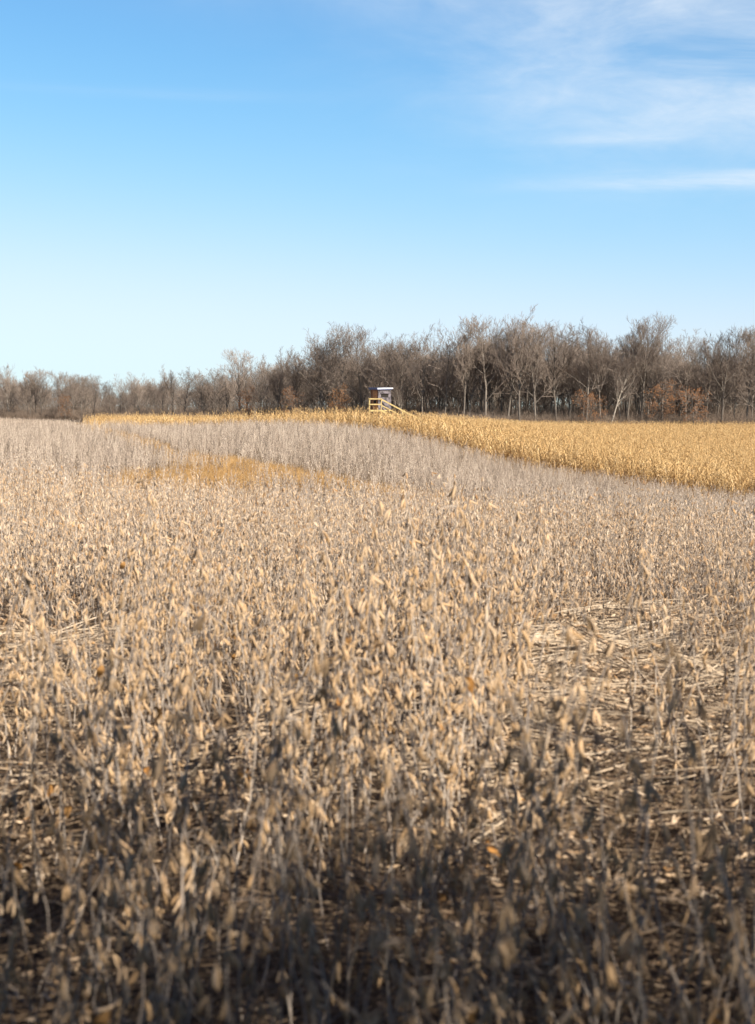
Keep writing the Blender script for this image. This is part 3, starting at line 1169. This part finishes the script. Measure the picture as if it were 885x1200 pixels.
def wood():
    r = random.Random(77)
    front = []
    px = -20.0
    while px < 910:
        front.append(px + r.uniform(-5, 5))
        px += r.uniform(20, 27) if px > 270 else r.uniform(15, 21)
    left = [p for p in front if p < 447]
    right = [p for p in front if p >= 447]
    for i, p in enumerate(reversed(left)):
        plant_tree(p, r.uniform(0, 3), r.randrange(8), 'bare', f"bare tree on the wood's edge, {ORD[i]} left of the raised blind",
                   "trees along the front of the wood", r.uniform(.93, 1.09), r=r)
    for i, p in enumerate(right):
        plant_tree(p, r.uniform(0, 3), r.randrange(8), 'bare', f"bare tree on the wood's edge, {ORD[i]} right of the raised blind",
                   "trees along the front of the wood", r.uniform(.93, 1.09), r=r)
    for p, dd, v, hs, lean, lab in [
        (713, -1.5, 0, .75, .30, "pale forked tree leaning right at the wood's edge in front of rust leaves"),
        (476, -2.0, 1, .55, -.2, "pale slanting trunk just right of the raised blind"),
        (300, -1.5, 0, .5, -.06, "short pale trunked tree at the wood's edge left of the blind")]:
        plant_tree(p, dd, v, 'pale', lab, "pale trunked trees", hs, lean, 0.0, r=r)
    for p, dd, v, hs, lab in [
        (812, -2, 0, .47, "low oak with rust leaves on level boughs, rightmost of the rusty oaks"),
        (775, -1, 1, .42, "oak sapling with rust brown leaves left of the largest rusty oak"),
        (690, -1, 0, .38, "small oak keeping rust leaves behind the leaning pale tree"),
        (288, -1, 1, .50, "oak with dull rust leaves at the wood's edge left of the blind"),
        (338, -1, 0, .50, "oak with faded rust leaves between blind and low treeline"),
        (395, -1, 1, .40, "small rust leaved oak close to the left of the raised blind"),
        (78, -2, 0, .52, "bright rust leaved oak in the low treeline, far left")]:
        plant_tree(p, dd, v, 'oak', lab, "oaks that kept their rust leaves", hs, r=r)
    for row, (dd, n) in enumerate([(7, 42), (14, 46), (22, 48), (31, 48)]):
        for i in range(n):
            p = -25 + 940 * (i + r.random()) / n
            w = ("far left corner", "low left stretch", "low stretch left of centre", "rise left of the blind", "stretch behind the blind",
                 "stretch right of the blind", "middle right stretch", "stretch round the treetop gap", "stretch above the rusty oaks",
                 "far right corner")[int(np.digitize(p, [60, 160, 270, 370, 430, 510, 600, 680, 800]))]
            deep = ("just behind", "well behind", "deep behind", "far back behind")[row]
            plant_tree(p, dd + r.uniform(-3, 3), r.randrange(8), 'bare',
                       f"bare tree {deep} the wood's front row, {w}",
                       "trees inside the wood", r.uniform(.72, .97) - row * .035, r=r)
    # deep wood that reads as one mass
    n = 800
    px = rng.uniform(-60, 950, n)
    dd = rng.uniform(36, 130, n)
    D = np.array([wood_front(p) for p in px]) + dd
    X = (px - 442.5) / 1667 * D
    Z = gz(X, D)
    H = np.array([EYE + (490 - top_at(p)) / 1667 * wood_front(p) for p in px]) * rng.uniform(.55, .86, n) - Z
    srcs = []
    for t in TREES[:5]:
        b = MB()
        b.add(t[3], Matrix.Identity(4), 0)
        b.add(t[4], Matrix.Identity(4), 1)
        srcs.append(b.obj("tree", [M_BARK, M_TWIG], link=False))
    scatter("distant_wood", srcs, np.c_[X, D, Z], np.c_[np.zeros(n), np.zeros(n), rng.uniform(0, 6.28, n)], H / 17.0, rng.integers(0, 5, n),
            "deep mass of bare trees behind the front of the wood")
    # underbrush
    srcs = []
    for i in range(5):
        b = MB()
        for q in range(26):
            a, t = r.uniform(0, 6.28), r.uniform(.05, .6)
            d = Vector((math.cos(a) * t, math.sin(a) * t, 1)).normalized()
            p = Vector((r.gauss(0, .5), r.gauss(0, .5), 0))
            L = r.uniform(1.2, 3.4)
            e = p + d * L
            b.spike(p, e, .022)
            for w in range(9):
                c = p.lerp(e, r.uniform(.25, .95))
                a2 = r.uniform(0, 6.28)
                b.spike(c, c + Vector((math.cos(a2) * .6, math.sin(a2) * .6, r.uniform(.1, .9))) * r.uniform(.3, .9), .012)
        srcs.append(b.obj("brush", [M_BRUSH], link=False))
    n = 8500
    px = rng.uniform(-60, 950, n)
    D = np.array([wood_front(p) for p in px]) + np.where(rng.random(n) < .45, rng.uniform(-2, 8, n), rng.uniform(8, 75, n))
    back_b = D - np.array([wood_front(p) for p in px]) > 8
    X = (px - 442.5) / 1667 * D
    scatter("underbrush", srcs, np.c_[X, D, gz(X, D)], np.c_[np.zeros(n), np.zeros(n), rng.uniform(0, 6.28, n)],
            np.where(back_b, rng.uniform(.7, 1.9, n), rng.uniform(.4, 1.3, n)) * np.interp(px, [0, 270, 420], [.75, .85, 1.0]), rng.integers(0, 5, n), "bare brush and saplings under the trees of the wood")


wood()


# ------------------------------------------------------------------ raised hunting blind
def blind():
    Y0 = 121.5
    sc = Y0 / 1667.0
    X0 = (446.5 - 442.5) * sc
    zg = gz1(X0, Y0)
    wood_y = mat_plain("yellow_lumber", (0.54, 0.41, 0.18), .8, .4, (20, 20, 3))
    brown = mat_plain("stained_plywood", (0.30, 0.12, 0.05), .7, .45, (4, 4, 9))
    dark = mat_plain("dark_opening", (0.02, 0.016, 0.014), 1.0, .2)
    roofm = mat_plain("pale_metal_roofing", (0.60, 0.61, 0.66), .4, .1, (3, 3, 3))
    fascia = mat_plain("blue_tarp", (0.08, 0.11, 0.26), .5, .3, (3, 3, 3))
    camo = mat_plain("grey_camouflage", (0.155, 0.135, 0.152), .8, .5, (3.6, 3.6, 4.4), 0.0, (0.035, 0.03, 0.033))
    legm = mat_plain("weathered_post", (0.40, 0.33, 0.24), .8, .3, (8, 8, 2))
    root = empty("hunting_blind", (X0, Y0, zg))
    tag(root, "raised hunting blind with yellow railing and stairs standing in the corn", "hunting blind")
    fz = EYE + (490 - 480.5) * sc - zg          # floor above the ground
    top = EYE + (490 - 457.0) * sc - zg         # top of the walls
    W = 1.17
    h = top - fz
    A = R(-60)                                  # the cabin stands corner on
    RZ = Matrix.Rotation(A, 3, 'Z')

    def cbox(name, c, size, mat, parent=root, tilt=None):
        b = MB()
        rot = RZ if tilt is None else RZ @ tilt
        b.box(RZ @ Vector(c), size, rot)
        return b.obj(name, mat, parent)
    zc = fz + h / 2
    door_w = cbox("door_wall", (0, -W / 2, zc), (W, .03, h), brown)
    side_w = cbox("side_wall", (W / 2, 0, zc), (.03, W - .034, h), camo)
    cbox("side_wall", (-W / 2, 0, zc), (.03, W - .034, h), camo)
    cbox("back_wall", (0, W / 2, zc), (W, .03, h), camo)
    for x, y in ((1, -1), (-1, -1), (1, 1)):
        cbox("corner_trim", (x * (W / 2 + .006), y * (W / 2 + .006), zc), (.07, .07, h - .01), camo if x > 0 else brown)
    cbox("window", (W / 2 + .018, .02, fz + h * .70), (.012, W * .62, h * .17), dark, side_w)
    for q in (-1, 1):
        cbox("window_frame", (W / 2 + .022, .02, fz + h * .70 + q * (h * .085 + .02)), (.02, W * .62 + .08, .04), camo, side_w)
    cbox("window_awning", (W / 2 + .08, .02, fz + h * .82), (.13, W * .7, .02), camo, side_w, Euler((0, R(25), 0)).to_matrix())
    door = cbox("door", (.05, -W / 2 - .022, fz + h * .47), (.70, .024, h * .88), mat_plain("orange_brown_door", (0.52, 0.21, 0.055), .6, .4, (3, 3, 9)))
    cbox("handle", (.30, -W / 2 - .05, fz + h * .45), (.03, .04, .12), dark, door)
    cbox("door_window", (.05, -W / 2 - .037, fz + h * .40), (.46, .008, .26), dark, door)
    tl = Euler((R(2.5), R(1.5), 0)).to_matrix()
    rf = cbox("roof", (0, 0, top + .115), (W + .36, W + .36, .08), roofm, root, tl)
    cbox("fascia", (0, 0, top + .045), (W + .30, W + .30, .05), fascia, rf, tl)
    cbox("tarp_edge", (0, -(W + .36) / 2 - .02, top + .10), (W + .34, .03, .17), fascia, rf, tl)
    cbox("floor", (0, 0, fz - .05), (W + .06, W + .06, .09), wood_y)
    for x, y in ((-1, -1), (1, -1), (1, 1), (-1, 1)):
        p = RZ @ Vector((x * W * .44, y * W * .44, 0))
        b = MB(); b.box((p.x, p.y, (fz - .1) / 2 - .1), (.10, .10, fz - .1 + .2)); b.obj("leg", legm, root)
    # entrance deck on the viewer's side of the door
    x0, x1, y0, y1 = (434.3 - 447.5) * sc, (448.0 - 447.5) * sc, -1.78, -.80
    nb = 9
    for i in range(nb):
        w = (x1 - x0 + .12) / nb
        b = MB(); b.box((x0 - .06 + w * (i + .5), (y0 - .06 + -.45) / 2, fz - .02), (w - .012, -.45 - y0 + .06, .04)); b.obj("deck_board", wood_y, root)
    for y in (y0, y1):
        for x in (x0, x1):
            b = MB(); b.box((x, y, (fz - .045) / 2 - .1), (.09, .09, fz - .045 + .2)); b.obj("leg", wood_y, root)
    hr = .86
    for x, y in ((x0, y0), (x1, y0), (x0, y1)):
        b = MB(); b.box((x, y, fz + hr / 2 + .002), (.085, .085, hr)); b.obj("railing_post", wood_y, root)
    for z in (hr + .05, hr * .52, -.09):
        hh = .12 if z < 0 else .10
        b = MB(); b.beam((x0 - .045, y0 - .07, fz + z), (x1 + .045, y0 - .07, fz + z), .05, hh); b.obj("rail", wood_y, root)
        b = MB(); b.beam((x0 - .07, y0 - .04, fz + z), (x0 - .07, y1 + .05, fz + z), .05, hh); b.obj("rail", wood_y, root)
    # stairs run down to the right, seen side on
    sx0, sx1 = x1 + .05, (502 - 447.5) * sc
    zb = .05
    for dy in (y0 + .02, y1 - .02):
        b = MB(); b.beam((sx0, dy, fz - .08), (sx1, dy, zb), .05, .17); b.obj("stringer", wood_y, root)
        b = MB(); b.beam((sx0 - .05, dy, fz + hr + .02), (sx1 + .05, dy, zb + hr + .10), .06, .10); b.obj("handrail", wood_y, root)
        b = MB(); b.beam((sx0 - .05, dy, fz + hr * .45), (sx1 + .05, dy, zb + hr * .45 + .08), .05, .08); b.obj("rail", wood_y, root)
        for f in (.45, .97):
            xx = sx0 + (sx1 - sx0) * f
            zt = fz + hr - f * (fz - zb) - .03
            b = MB(); b.box((xx, dy - .058, (zt - .1) / 2), (.085, .05, zt + .1)); b.obj("railing_post", wood_y, root)
    for i in range(13):
        f = (i + .5) / 13
        b = MB(); b.box((sx0 + (sx1 - sx0) * f, (y0 + y1) / 2, fz - .03 - f * (fz - zb)), (.25, y1 - y0 - .10, .04)); b.obj("step", wood_y, root)


blind()


# ------------------------------------------------------------------ windbreak behind the camera that shades the nearest rows
def windbreak():
    r = random.Random(9)
    b = MB()
    for i in range(19):
        x = -7 + i * 2.0 + r.uniform(-.5, .5)
        y = -7.0 + r.uniform(-.9, .9)
        H = 10.15 + r.gauss(0, .7)
        b.tube([Vector((x, y, -.2)), Vector((x, y, H * .5)), Vector((x, y, H * .95))], [.16, .1, .03], 5, 1, False)
        for q in range(4300):
            t = r.random()
            if r.random() > min(1.0, .04 + (1 - t) * 2.1):     # thin tops, fuller below
                continue
            z = .3 + t * (H - .3)
            rad = 1.7 * (1 - t ** 3) ** .6 * r.random() ** .5 + .05
            a = r.uniform(0, 6.28)
            c = Vector((x + math.cos(a) * rad, y + math.sin(a) * rad, z))
            u = Vector((r.gauss(0, 1), r.gauss(0, 1), r.gauss(0, 1))).normalized() * .17
            w = u.orthogonal().normalized() * .08
            k = len(b.v)
            b.v += [c - u, c + w, c + u, c - w]
            b.f.append((k, k + 1, k + 2, k + 3))
            b.m.append(0)
    o = b.obj("windbreak", [M_CEDAR, M_BARK])
    tag(o, "dark evergreen windbreak behind the viewer that shades the nearest rows", kind='stuff')


windbreak()
